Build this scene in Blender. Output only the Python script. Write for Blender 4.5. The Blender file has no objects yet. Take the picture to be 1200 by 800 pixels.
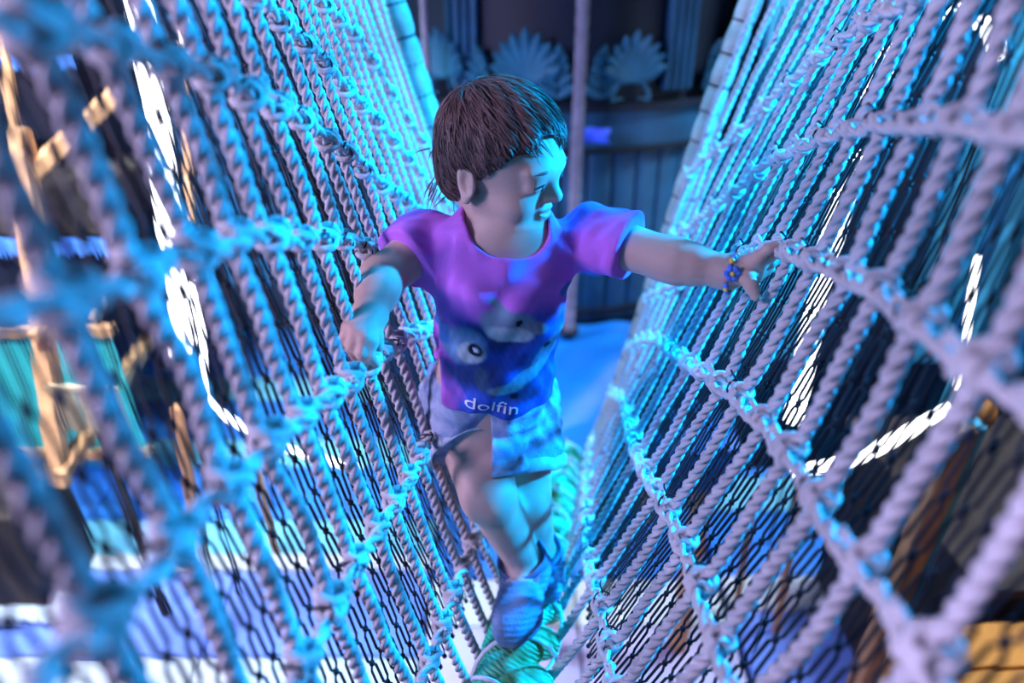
import bpy, bmesh, math, random
import numpy as np
from mathutils import Vector, Matrix

random.seed(7); rng = np.random.default_rng(7)
SC = bpy.context.scene
COL = SC.collection
R_ = math.radians
CAMZ = 2.2                      # camera height above the hall floor
PITCH = R_(28.3)
CT, ST = math.cos(PITCH), math.sin(PITCH)

# ------------------------------------------------------------------ camera
cam = bpy.data.cameras.new('camera')
camo = bpy.data.objects.new('camera', cam); COL.objects.link(camo)
camo.location = (0, 0, CAMZ)
camo.rotation_euler = (math.pi/2 - PITCH, 0, 0)
cam.sensor_width = 36; cam.lens = 24; cam.clip_start = .02
cam.dof.use_dof = True; cam.dof.focus_distance = .84; cam.dof.aperture_fstop = 1.8
SC.camera = camo

# ------------------------------------------------------------------ world
w = bpy.data.worlds.new('World'); SC.world = w; w.use_nodes = True
w.node_tree.nodes['Background'].inputs[0].default_value = (.10, .16, .45, 1)
w.node_tree.nodes['Background'].inputs[1].default_value = .04

# ------------------------------------------------------------------ lamps of the hall and added spots
def lamp(name, kind, loc, energy, color, target=None, size=.2, spot=None, sizey=None):
    l = bpy.data.lights.new(name, kind); o = bpy.data.objects.new(name, l); COL.objects.link(o)
    o.location = loc; l.energy = energy; l.color = color
    if kind == 'AREA':
        l.size = size
        if sizey: l.shape = 'RECTANGLE'; l.size_y = sizey
    else: l.shadow_soft_size = size
    if spot: l.spot_size = R_(spot[0]); l.spot_blend = spot[1]
    if target is not None:
        o.rotation_euler = (Vector(target) - Vector(loc)).to_track_quat('-Z', 'Y').to_euler()
    return o
lamp('cyan_spot', 'SPOT', (1.75, 1.02, 2.50), 980, (.0, .37, 1), (-.05, .95, 1.6), .07, (58, .8))
lamp('cyan_spot_above', 'SPOT', (.30, 1.6, 3.6), 240, (.0, .46, 1), (.05, 1.25, 1.2), .08, (40, .6))
lamp('added_far_fill', 'SPOT', (.95, 1.9, 3.2), 300, (.0, .42, 1), (-.33, 1.15, 2.0), .06, (42, .7))  # added fill for the child's shadow on the far left net
lamp('lavender_wash', 'AREA', (-2.1, -.35, 2.8), 92, (.66, .55, 1), (.05, .8, 1.6), .7)
lamp('added_floor_spot', 'SPOT', (-1.6, 2.0, 3.7), 700, (.70, .83, 1), (-1.95, 2.7, 0), .3, (95, .5))  # unseen spots added on both sides to brighten the floor mats
lamp('added_floor_spot', 'SPOT', (1.9, 2.2, 3.6), 520, (.70, .82, 1), (2.0, 2.1, 0), .3, (95, .5))
lamp('added_floor_spot', 'SPOT', (-1.35, 1.3, 2.9), 420, (.62, .82, 1), (-2.0, 2.9, 0), .15, (52, .5))  # added low spot, reaches the dark mats below the canopies
lamp('facade_lamp', 'SPOT', (-.3, 1.9, 3.5), 17, (.02, .30, 1), (.35, 2.6, 1.6), .3, (95, .6))
lamp('warm_lamp', 'SPOT', (-1.5, 1.3, 2.9), 60, (1, .70, .45), (-1.9, 2.2, .9), .1, (60, .6))

SC.view_settings.view_transform = 'Standard'; SC.view_settings.look = 'None'
SC.view_settings.gamma = 1; SC.view_settings.use_curve_mapping = False
SC.view_settings.exposure = 0.35

# ------------------------------------------------------------------ materials
def mat(name, color, rough=.7, spec=.3, bump=0, bscale=200, var=0, vscale=8, metallic=0, attr=None, emit=None, estr=0, sss=0, wave=None, color2=None):
    m = bpy.data.materials.new(name); m.use_nodes = True
    nt = m.node_tree; b = nt.nodes['Principled BSDF']
    b.inputs['Base Color'].default_value = (*color, 1); b.inputs['Roughness'].default_value = rough
    b.inputs['Specular IOR Level'].default_value = spec; b.inputs['Metallic'].default_value = metallic
    tc = nt.nodes.new('ShaderNodeTexCoord')
    src = None
    if attr:
        a = nt.nodes.new('ShaderNodeAttribute'); a.attribute_name = attr; src = a.outputs['Color']
    if var:
        n = nt.nodes.new('ShaderNodeTexNoise'); n.inputs['Scale'].default_value = vscale; n.inputs['Detail'].default_value = 5
        nt.links.new(tc.outputs['Object'], n.inputs['Vector'])
        r = nt.nodes.new('ShaderNodeValToRGB')
        c2 = color2 or tuple(x*(1-var) for x in color)
        r.color_ramp.elements[0].position = .35; r.color_ramp.elements[1].position = .65
        r.color_ramp.elements[0].color = (*c2, 1); r.color_ramp.elements[1].color = (*color, 1)
        nt.links.new(n.outputs['Fac'], r.inputs['Fac'])
        if src is None: src = r.outputs['Color']
        else:
            mx = nt.nodes.new('ShaderNodeMix'); mx.data_type = 'RGBA'; mx.blend_type = 'MULTIPLY'; mx.inputs[0].default_value = .5
            nt.links.new(src, mx.inputs[6]); nt.links.new(r.outputs['Color'], mx.inputs[7]); src = mx.outputs[2]
    if src is not None: nt.links.new(src, b.inputs['Base Color'])
    if bump:
        bp = nt.nodes.new('ShaderNodeBump'); bp.inputs['Strength'].default_value = bump; bp.inputs['Distance'].default_value = .002
        if wave:
            n2 = nt.nodes.new('ShaderNodeTexWave'); n2.inputs['Scale'].default_value = wave; n2.inputs['Distortion'].default_value = 3
            n2.bands_direction = 'DIAGONAL'
        else:
            n2 = nt.nodes.new('ShaderNodeTexNoise'); n2.inputs['Scale'].default_value = bscale; n2.inputs['Detail'].default_value = 3
        nt.links.new(tc.outputs['Object'], n2.inputs['Vector'])
        nt.links.new(n2.outputs[1 if wave else 0], bp.inputs['Height']); nt.links.new(bp.outputs['Normal'], b.inputs['Normal'])
    if emit: b.inputs['Emission Color'].default_value = (*emit, 1); b.inputs['Emission Strength'].default_value = estr
    if sss: b.inputs['Subsurface Weight'].default_value = sss; b.inputs['Subsurface Radius'].default_value = (.01, .004, .003)
    return m
M = dict(
 rope=mat('white_rope', (.64, .62, .64), .85, .15, .5, 260, .18, 60),
 cross=mat('white_cross_rope', (.68, .67, .68), .85, .15, .5, 300, .15, 60),
 black=mat('black_cord', (.008, .009, .016), .6, .3),
 edge=mat('edge_wrap', (.55, .50, .45), .75, .25, .4, 120, .35, 25),
 foot=mat('green_rope', (.05, .76, .50), .7, .3, .9, 150, .55, 9, color2=(.20, .21, .05), wave=60),
 lash=mat('pale_lashing', (.62, .66, .74), .7, .3),
 skin=mat('skin', (.60, .40, .33), .55, .3, .08, 300, .06, 20),
 lip=mat('lip', (.62, .28, .28), .45, .4),
 eye=mat('eyeball', (.75, .73, .72), .15, .5), iris=mat('iris', (.07, .10, .14), .15, .6),
 lash_hair=mat('eyelash', (.03, .02, .015), .7),
 hair=mat('hair', (.24, .14, .125), .5, .4, 0, 200, .45, 40),
 shirt=mat('shirt', (.62, .2, .72), .85, .15, .25, 500, attr='Col'),
 white_print=mat('white_print', (.85, .85, .88), .8), 
 denim=mat('denim', (.42, .50, .66), .85, .2, .7, 350, .45, 30, color2=(.16, .22, .42)),
 hem=mat('denim_hem', (.55, .62, .74), .85, .2, .6, 400, .3, 60),
 sock=mat('sock', (.20, .30, .50), .9, .1, .8, 240, .2, 50),
 sockcuff=mat('sock_cuff', (.12, .2, .38), .9, .1, .6, 300),
 beadb=mat('blue_bead', (.1, .25, .85), .3, .5), beadr=mat('red_bead', (.7, .18, .12), .3, .5), beady=mat('yellow_bead', (.85, .6, .1), .3, .5),
 tube=mat('light_tube', (1, 1, 1), .4, emit=(1, .97, .95), estr=4.5),
 wood=mat('tan_wood', (.66, .33, .15), .7, .2, .4, 40, .35, 14),
 wood_d=mat('dark_wood', (.05, .035, .03), .7, .2, .3, 40, .4, 6),
 ochre=mat('ochre_plank', (.62, .25, .04), .65, .25, .3, 40, .3, 8),
 dark=mat('dark_wall', (.012, .016, .035), .8, .2, .2, 20, .4, 3),
 floor=mat('hall_floor', (.04, .06, .12), .6, .3, .1, 30, .3, 3),
 mblue=mat('mat_blue', (.03, .22, .72), .5, .3, .15, 60, .12, 5), mwhite=mat('mat_white', (.62, .66, .68), .6, .3, .15, 60, .08, 5),
 mlilac=mat('mat_lilac', (.55, .50, .72), .6, .3, .15, 60, .1, 5), mperi=mat('mat_periwinkle', (.16, .27, .72), .6, .3, .15, 60, .1, 5), mcyan=mat('mat_cyan', (.16, .55, .72), .6, .3, .15, 60, .1, 5),
 tarp=mat('blue_tarp', (.0, .12, .45), .5, .35, .3, 60, .2, 6),
 facade=mat('facade_paint', (.008, .085, .19), .55, .35, .25, 60, .35, 9), facade_d=mat('facade_dark', (.003, .012, .03), .6, .3, .2, 40, .3, 8),
 ornament=mat('ornament', (.02, .16, .27), .5, .4, .3, 80, .3, 20),
 pole=mat('pole_wrap', (.24, .24, .32), .7, .2, .4, 120, .3, 20),
 ribbon=mat('blue_ribbon', (.05, .14, .85), .5, .3),
 teal=mat('teal_mesh', (.05, .55, .50), .6, .3), fringe=mat('blue_fringe', (.10, .30, .85), .8, .1),
 straw=mat('straw_fringe', (.50, .36, .20), .9, .1), thatch=mat('dark_thatch', (.06, .045, .04), .9, .1, .6, 60, .5, 20),
 cyan_own_and_lit=mat('cyan_post', (.06, .42, .62), .5, .3), panel=mat('blue_panel', (.04, .30, .65), .5, .3, .2, 30, .4, 6),  # cyan of the posts; on the partition it stands for cyan light
)

# ------------------------------------------------------------------ helpers
def ray(px, py):
    x = (px-600)/800; y = (400-py)/800
    return Vector((x, CT + y*ST, -ST + y*CT))
def at(px, py, z):                       # scene point at depth z
    v = ray(px, py)*z; return Vector((v.x, v.y, v.z + CAMZ))
def mesh_obj(name, verts, faces, material, parent=None, smooth=True):
    me = bpy.data.meshes.new(name)
    if isinstance(verts, np.ndarray) and isinstance(faces, np.ndarray):
        nv, nf, k = len(verts), len(faces), faces.shape[1]
        me.vertices.add(nv); me.vertices.foreach_set('co', verts.astype(np.float32).ravel())
        me.loops.add(nf*k); me.loops.foreach_set('vertex_index', faces.astype(np.int32).ravel())
        me.polygons.add(nf); me.polygons.foreach_set('loop_start', np.arange(0, nf*k, k, dtype=np.int32))
        me.update(calc_edges=True); me.validate()
    else:
        me.from_pydata([tuple(v) for v in verts], [], [tuple(f) for f in faces])
    if smooth: me.polygons.foreach_set('use_smooth', [True]*len(me.polygons))
    mats = material if isinstance(material, (list, tuple)) else [material]
    for m in mats: me.materials.append(m)
    o = bpy.data.objects.new(name, me); COL.objects.link(o)
    if parent: o.parent = parent; o.matrix_parent_inverse = Matrix.Translation(parent.location).inverted()
    return o
def tag(o, label=None, cat=None, group=None, kind=None):
    if label: o['label'] = label
    if cat: o['category'] = cat
    if group: o['group'] = group
    if kind: o['kind'] = kind
    return o
def thing(name, label, cat, loc=(0, 0, 0), group=None, kind=None):
    o = bpy.data.objects.new(name, None); COL.objects.link(o); o.location = loc; o.empty_display_size = .05
    return tag(o, label, cat, group, kind)
class MB:                                # collects shapes into one mesh
    def __init__(s): s.v = []; s.f = []
    def add(s, v, f):
        n = len(s.v); s.v += [tuple(p) for p in v]; s.f += [tuple(i+n for i in q) for q in f]; return s
    def box(s, c, h, rot=None):
        vs = [Vector((x*h[0], y*h[1], z*h[2])) for x in (-1, 1) for y in (-1, 1) for z in (-1, 1)]
        if rot is not None: vs = [rot @ p for p in vs]
        c = Vector(c)
        return s.add([p+c for p in vs], [(0, 1, 3, 2), (4, 6, 7, 5), (0, 4, 5, 1), (2, 3, 7, 6), (0, 2, 6, 4), (1, 5, 7, 3)])
    def bevbox(s, c, h, b, rot=None):
        bm = bmesh.new(); bmesh.ops.create_cube(bm, size=2)
        for v in bm.verts: v.co = Vector((v.co.x*h[0], v.co.y*h[1], v.co.z*h[2]))
        bmesh.ops.bevel(bm, geom=bm.edges[:], offset=b, segments=2, affect='EDGES', profile=.5)
        bm.verts.index_update(); c = Vector(c)
        vs = [(rot @ v.co if rot is not None else v.co) + c for v in bm.verts]
        fs = [[v.index for v in f.verts] for f in bm.faces]; bm.free()
        return s.add(vs, fs)
    def tube(s, pts, r, n=8, profile=None, twist=0, cap=True):
        P = [Vector(p) for p in pts]; m = len(P)
        t = (P[1]-P[0]).normalized()
        a = t.orthogonal().normalized(); ring = []; L = 0
        for i in range(m):
            tt = (P[min(i+1, m-1)]-P[max(i-1, 0)]).normalized()
            if i: L += (P[i]-P[i-1]).length
            a = (a - tt*a.dot(tt)).normalized(); b = tt.cross(a)
            rr = r[i] if hasattr(r, '__len__') else r
            for k in range(n):
                th = 2*math.pi*k/n; q = rr*(profile[k] if profile else 1); ph = th + twist*L
                ring.append(P[i] + a*(q*math.cos(ph)) + b*(q*math.sin(ph)))
        f = [(i*n+k, i*n+(k+1) % n, (i+1)*n+(k+1) % n, (i+1)*n+k) for i in range(m-1) for k in range(n)]
        if cap: f += [tuple(range(n-1, -1, -1)), tuple((m-1)*n+k for k in range(n))]
        return s.add(ring, f)
    def ball(s, c, r, n=6):
        r = r if hasattr(r, '__len__') else (r, r, r); v = [(c[0], c[1], c[2]-r[2])]; f = []
        for i in range(1, n):
            ph = -math.pi/2 + math.pi*i/n
            for k in range(2*n):
                th = math.pi*k/n; v.append((c[0]+r[0]*math.cos(ph)*math.cos(th), c[1]+r[1]*math.cos(ph)*math.sin(th), c[2]+r[2]*math.sin(ph)))
        v.append((c[0], c[1], c[2]+r[2])); N = 2*n
        for k in range(N):
            f.append((0, 1+(k+1) % N, 1+k)); f.append((len(v)-1, 1+(n-2)*N+k, 1+(n-2)*N+(k+1) % N))
        for i in range(n-2):
            for k in range(N): f.append((1+i*N+k, 1+i*N+(k+1) % N, 1+(i+1)*N+(k+1) % N, 1+(i+1)*N+k))
        return s.add(v, f)
    def build(s, name, material, parent=None, smooth=True):
        return mesh_obj(name, s.v, s.f, material, parent, smooth)
def lobes(n, strands, depth):            # cross-section of a laid rope
    out = []
    for k in range(n):
        ph = (2*math.pi*k/n) % (2*math.pi/strands) - math.pi/strands
        d = 1-depth; rs = depth*1.02
        out.append(d*math.cos(ph) + math.sqrt(max(rs*rs - (d*math.sin(ph))**2, 0.0)) if abs(d*math.sin(ph)) < rs else d*math.cos(ph))
    return out
def smooth_path(pts, step):
    P = [Vector(p) for p in pts]; out = []
    for i in range(len(P)-1):
        p0 = P[max(i-1, 0)]; p1 = P[i]; p2 = P[i+1]; p3 = P[min(i+2, len(P)-1)]
        n = max(1, int((p2-p1).length/step))
        for k in range(n):
            t = k/n
            out.append(.5*((2*p1)+(p2-p0)*t+(2*p0-5*p1+4*p2-p3)*t*t+(3*p1-p0-3*p2+p3)*t**3))
    out.append(P[-1]); return out
def rope(mb, pts, r, lay=2.9, n=15, strands=3, step=None):
    pts = smooth_path(pts, step or r*.66)
    return mb.tube(pts, r, n, lobes(n, strands, .5), 2*math.pi/(lay*2*r))

# ------------------------------------------------------------------ the hall
def struct(name, c, h, m, parent=None):
    return tag(MB().box(c, h).build(name, m, parent, False), kind='structure')
struct('wall_back', (0, 5.3, 2), (5, .05, 2.3), M['dark'])
struct('wall_left', (-4.6, 1.5, 2), (.05, 4, 2.3), M['dark'])
struct('wall_right', (4.6, 1.5, 2), (.05, 4, 2.3), M['dark'])
floor = struct('floor', (0, 1.5, -.06), (4.6, 4, .06), M['floor'])
def mats(x0, x1, rows, wx):
    for (y0, y1, key, z) in rows:
        x = x0
        while x < x1 - .02:
            b = MB().bevbox(((x+min(x+wx, x1))/2, (y0+y1)/2, z/2), ((min(x+wx, x1)-x)/2-.004, (y1-y0)/2-.004, z/2-.001), .012)
            b.build('floor_mat', M[key], floor, True); x += wx
mats(-2.7, -.33, [(.95, 1.62, 'mwhite', .05), (1.62, 2.02, 'mperi', .05), (2.02, 2.11, 'mwhite', .06), (2.11, 2.32, 'mcyan', .05), (2.32, 2.7, 'mblue', .05), (2.7, 2.92, 'mcyan', .05), (2.92, 3.3, 'mblue', .05), (3.3, 3.55, 'mcyan', .05), (3.55, 4.2, 'mblue', .05)], .79)
mats(.84, 3.06, [(.95, 1.82, 'mperi', .05), (1.82, 1.99, 'mwhite', .06), (1.99, 2.38, 'mblue', .05), (2.38, 2.62, 'mcyan', .05), (2.62, 3.1, 'mblue', .05), (3.1, 3.4, 'mcyan', .05), (3.4, 4.2, 'mblue', .05)], .74)
mats(-.32, .83, [(.0, .5, 'mperi', .05), (.5, .8, 'mwhite', .05), (.8, 1.15, 'mlilac', .05), (1.15, 1.42, 'mwhite', .05), (1.42, 1.75, 'mlilac', .05), (1.75, 1.98, 'mwhite', .05), (1.98, 2.4, 'mblue', .05)], .57)

# ------------------------------------------------------------------ rope bridge: two nets and the foot rope
CR = (-0.04465381, 0.05766756, 0.09456747, 1.01332181, -0.8866819, 0.32592279, -0.92452801, 1.70522551, -0.95044056, -0.07573538, 0.19952418)
CL = (-0.11988078, 0.17778422, -0.01059633, -0.36727287, -0.06466227, 0.06825551, 0.63367684, -0.6521823, 0.07613061, -0.39345294, 0.35715579)
K = 1.17
def sheet(co, Y, u):                     # lateral place of a net at distance Y, height u under the eye
    y = Y/K; h = u/K + .9 + .3*(y-.8)
    b = (1, y, y*y, h, h*y, h*y*y, h*h, h*h*y, h*h*y*y, h**3, h**3*y)
    return sum(c*q for c, q in zip(co, b))
B1 = Vector((.0075, .6553, -.8923)); B2 = Vector((.1325, 1.4779, -1.1786))
def basept(Y): return B1 + (B2-B1)*((Y-B1.y)/(B2.y-B1.y))
def netpt(side, Y, u, off=0.0):          # off > 0 moves to the inner side
    co = CR if side > 0 else CL
    base = basept(Y); h = u - base.z
    x = sheet(co, Y, u)
    inner = base.x + side*(.05 + .02*min(max(h, 0)/.1, 1))
    x = max(x, inner) if side > 0 else min(x, inner)
    return Vector((x - side*off, Y, u + CAMZ))
RR = .0074
def rung(side, Y, off=0.0, top=.05):
    b = basept(Y).z; pts = []
    n = 16
    for k in range(n+1):
        u = b + (top-b)*k/n
        p = netpt(side, Y + .006*math.sin(3*u+Y*9)*random.uniform(.3, 1), u, off)
        if 0 < k < n: p += Vector((random.gauss(0, .0012), random.gauss(0, .0022), 0))
        pts.append(p)
    return pts
CROSS = {1: [
 [(.40, .02), (.60, .005), (.756, -.027), (.903, -.06), (1.04, -.113), (1.151, -.172), (1.241, -.24), (1.342, -.3), (1.5, -.39)],
 [(.25, -.05), (.385, -.077), (.505, -.092), (.559, -.106), (.646, -.121), (.747, -.151), (.823, -.174), (.892, -.201), (.979, -.235), (1.043, -.278), (1.105, -.319), (1.196, -.373), (1.3, -.44), (1.5, -.555)],
 [(.2, -.165), (.284, -.182), (.366, -.194), (.446, -.205), (.491, -.211), (.555, -.228), (.596, -.241), (.663, -.257), (.739, -.278), (.892, -.346), (1.1, -.47), (1.5, -.69)],
 [(.18, -.31), (.227, -.316), (.275, -.321), (.317, -.332), (.376, -.345), (.458, -.358), (.506, -.37), (.572, -.388), (.633, -.407), (.747, -.454), (.89, -.511), (1.121, -.598), (1.3, -.70), (1.5, -.83)],
 [(.28, -.48), (.346, -.495), (.396, -.508), (.436, -.515), (.501, -.53), (.599, -.559), (.691, -.596), (.779, -.632), (.928, -.686), (1.155, -.758), (1.5, -.96)],
 [(.45, -.68), (.521, -.702), (.576, -.719), (.653, -.748), (.762, -.801), (.928, -.865), (1.184, -.968), (1.5, -1.10)]],
 -1: [
 [(.85, .03), (1.037, -.031), (1.185, -.081), (1.257, -.136), (1.334, -.212), (1.5, -.35)],
 [(.6, .01), (.747, -.023), (.824, -.056), (.911, -.091), (1.005, -.145), (1.115, -.202), (1.3, -.33), (1.5, -.47)],
 [(.24, -.01), (.32, -.018), (.387, -.028), (.45, -.047), (.495, -.055), (.548, -.068), (.604, -.089), (.658, -.106), (.735, -.133), (.789, -.164), (.878, -.202), (.933, -.237), (.979, -.267), (1.129, -.34), (1.3, -.45), (1.5, -.6)],
 [(.19, -.105), (.247, -.115), (.272, -.125), (.299, -.131), (.333, -.138), (.376, -.147), (.425, -.157), (.461, -.163), (.518, -.18), (.576, -.207), (.664, -.236), (.731, -.263), (.831, -.316), (1.0, -.4), (1.25, -.56), (1.5, -.75)],
 [(.15, -.24), (.185, -.246), (.232, -.255), (.257, -.263), (.304, -.275), (.358, -.286), (.412, -.299), (.454, -.315), (.516, -.335), (.597, -.363), (.694, -.393), (.775, -.42), (.875, -.455), (1.1, -.56), (1.5, -.88)],
 [(.25, -.435), (.321, -.449), (.345, -.453), (.393, -.463), (.466, -.483), (.547, -.510), (.612, -.53), (.672, -.547), (.797, -.578), (1.0, -.68), (1.5, -1.0)],
 [(.43, -.68), (.512, -.708), (.565, -.723), (.612, -.735), (.655, -.748), (.706, -.76), (.789, -.785), (1.1, -.92), (1.5, -1.12)]]}
def cross_u(path, Y):
    for (a, ua), (b, ub) in zip(path, path[1:]):
        if a <= Y <= b: return ua + (ub-ua)*(Y-a)/(b-a)
    return None
def knot_mesh():
    mb = MB()
    def ringturn(c, axis, rad, r):
        a = axis.orthogonal().normalized(); b = axis.cross(a)
        mb.tube([c + a*rad*math.cos(t) + b*rad*math.sin(t) + axis*.0025*math.sin(t) for t in np.linspace(0, 2*math.pi, 13)], r, 6, cap=False)
    ringturn(Vector((0, .002, .005)), Vector((.25, .55, .8)).normalized(), .0115, .0052)
    ringturn(Vector((0, -.003, -.004)), Vector((.2, -.4, .9)).normalized(), .0115, .0050)
    ringturn(Vector((.003, .012, .001)), Vector((.1, 1, .25)).normalized(), .0095, .0046)
    for k in range(7):                   # frayed end
        a = random.uniform(-.6, .6); b = random.uniform(-.5, .5)
        mb.tube([(.006, -.012, .003), (.011+.004*a, -.019, .006+.004*b), (.014+.008*a, -.026, .008+.010*b)], [.003, .0026, .0008], 4)
    return mb
def knot_black():
    mb = MB()
    ax = Vector((.1, .8, .5)).normalized(); a = ax.orthogonal().normalized(); b = ax.cross(a)
    mb.tube([Vector((0, -.010, 0)) + (a*math.cos(t) + b*math.sin(t))*.0125 for t in np.linspace(0, 2*math.pi, 13)], .0012, 4, cap=False)
    mb.tube([(.006, -.012, .01), (.012, -.022, .013), (.010, -.034, .010)], .0011, 4)
    return mb
KNOTS = [(knot_mesh().build('knot', M['cross'])) for _ in range(4)]
KB = knot_black().build('knot_tie', M['black'])
kpool = [k.data for k in KNOTS]; kbd = KB.data
for k in KNOTS + [KB]: bpy.data.objects.remove(k)
def make_net(side, Ys, label, elabel):
    root = thing('rope_net', label, 'net', (basept(.8).x + side*.2, .8, 1.4), None)
    for Y in Ys:
        mb = MB(); rope(mb, rung(side, Y), RR * random.uniform(.95, 1.06)); mb.build('rung_rope', M['rope'], root)
    for path in CROSS[side]:
        pts = []; ph = random.uniform(0, 6)
        Ymin, Ymax = path[0][0], path[-1][0]
        cand = [Ymin] + [y for y in Ys if Ymin < y < Ymax] + [Ymax]
        seq = []
        for a, b in zip(cand, cand[1:]): seq += [a, (a+b)/2]
        seq.append(Ymax)
        for i, Y in enumerate(seq):
            sag = 0 if i % 2 == 0 else random.uniform(-.006, .002)
            pts.append(netpt(side, Y, cross_u(path, min(max(Y, Ymin), Ymax)) + sag, .011 + random.uniform(-.001, .002) - (.006 if i % 2 else 0)))
        mb = MB(); rope(mb, pts, .0076, 3.4, 12, 2); cr = mb.build('cross_rope', M['cross'], root)
        for Y in Ys:
            if not (Ymin < Y < Ymax): continue
            u = cross_u(path, Y); p = netpt(side, Y, u, .003)
            tz = (netpt(side, Y, u+.03) - netpt(side, Y, u-.03)).normalized()
            ty = (netpt(side, min(Y+.02, Ymax), cross_u(path, min(Y+.02, Ymax))) - netpt(side, max(Y-.02, Ymin), cross_u(path, max(Y-.02, Ymin)))).normalized()
            tx = ty.cross(tz).normalized()*(1); ty2 = tz.cross(tx)
            if tx.x*side > 0: tx = -tx; ty2 = -ty2
            m = Matrix((tx, ty2, tz)).transposed().to_4x4(); m.translation = p
            k = bpy.data.objects.new('knot', random.choice(kpool)); COL.objects.link(k); k.parent = cr
            k.matrix_basis = m @ Matrix.Scale(random.uniform(.75, .95), 4)
            if random.random() < .4:
                b = bpy.data.objects.new('knot_tie', kbd); COL.objects.link(b); b.parent = cr; b.matrix_basis = m
    # wrapped rope that closes the far end, and the head rope above
    Ye = 1.535 if side > 0 else 1.56; us = np.linspace(basept(Ye).z+.02, .06, 120); pts = []; rad = []
    P = [netpt(side, Ye, u, -.01 if side > 0 else .010) for u in us]; RE = .0235 if side > 0 else .031; L = 0
    for i, p in enumerate(P):
        if i: L += (P[i]-P[i-1]).length
        s = (L % .062)/.062; rad.append(RE*(.80 + .20*math.sin(math.pi*s)**.35))
    mb = MB().tube(P, rad, 12); e = mb.build('edge_rope', M['edge'], root); e['label'] = elabel
    L = 0; nxt = .0
    for i in range(1, len(P)):
        L += (P[i]-P[i-1]).length
        if L >= nxt:
            nxt += .062; d = (P[i]-P[i-1]).normalized(); a = d.orthogonal().normalized(); b = d.cross(a)
            MB().tube([P[i] + (a*math.cos(t)+b*math.sin(t))*RE*.87 for t in np.linspace(0, 2*math.pi, 15)], .0025, 5, cap=False).build('lashing', M['black'], e)
    mb = MB(); rope(mb, [netpt(side, Y, .05) for Y in np.linspace(.12, 1.54, 12)], .016, 3.0); mb.build('head_rope', M['rope'], root)
    return root
def safety_net(side, label):
    mb = MB(); dY = .0235; dU = .046; off = -.045
    cols = int((1.50-.14)/dY)
    rows = 25
    def P(i, j):
        Y = .14 + i*dY; b = basept(Y).z; u = b + .02 + j*dU
        return netpt(side, Y, u, off + .006*math.sin(i*.31+j*.4)*math.sin(j*.5))
    for j in range(rows):
        sh = .5*(j % 2)
        for i in range(cols):
            a = P(i+sh, j)
            mb.ball(a, .0040, 3)
            for d in (-.5, .5):
                b = P(i+sh+d, j+1)
                m1 = P(i+sh+d*.47, j+.17); m2 = P(i+sh+d*.53, j+.83)
                mb.tube([a, m1, m2, b], .0017, 4, cap=False)
    o = mb.build('safety_net', M['black']); return tag(o, label, 'netting')
YR = [.398+.0780*i for i in range(-3, 15)]
YL = [.3393+.06525*i for i in range(-2, 19)]
make_net(1, YR, 'white rope net on the right that the child reaches out to', 'thin wrapped rope with joints closing the far end')
make_net(-1, YL, 'white rope net on the left held behind the hip of the child', 'thick wrapped rope with rounded segments closing the far end')
safety_net(1, 'fine black knotted netting hung behind the right rope net')
safety_net(-1, 'fine black knotted netting hung behind the left rope net')

fr = thing('foot_rope', 'thick green twisted rope underfoot that the child walks on', 'rope', (B1.x, B1.y, B1.z+CAMZ))
fpts = [basept(y) + Vector((0, 0, CAMZ)) for y in np.linspace(.35, 1.56, 20)]
mb = MB(); mb.tube(smooth_path(fpts, .008), .058, 36, lobes(36, 3, .5), 2*math.pi/.30); mb.build('twisted_core', M['foot'], fr)
def helix(r, pitch, ph, y0, y1, rad):
    d = (B2-B1).normalized(); a = Vector((1, 0, 0)); a = (a-d*a.dot(d)).normalized(); b = d.cross(a)
    pts = []; L = (basept(y1)-basept(y0)).length; n = int(L/abs(pitch)*22)
    for i in range(n+1):
        t = i/n; c = basept(y0+(y1-y0)*t) + Vector((0, 0, CAMZ)); th = ph + 2*math.pi*L*t/pitch
        pts.append(c + (a*math.cos(th)+b*math.sin(th))*r)
    return MB().tube(pts, rad, 6)
helix(.0585, .115, 1.0, .36, 1.55, .0035).build('lashing_cord', M['lash'], fr)
helix(.0585, -.31, 2.2, .36, 1.55, .0032).build('lashing_cord', M['lash'], fr)

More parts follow.
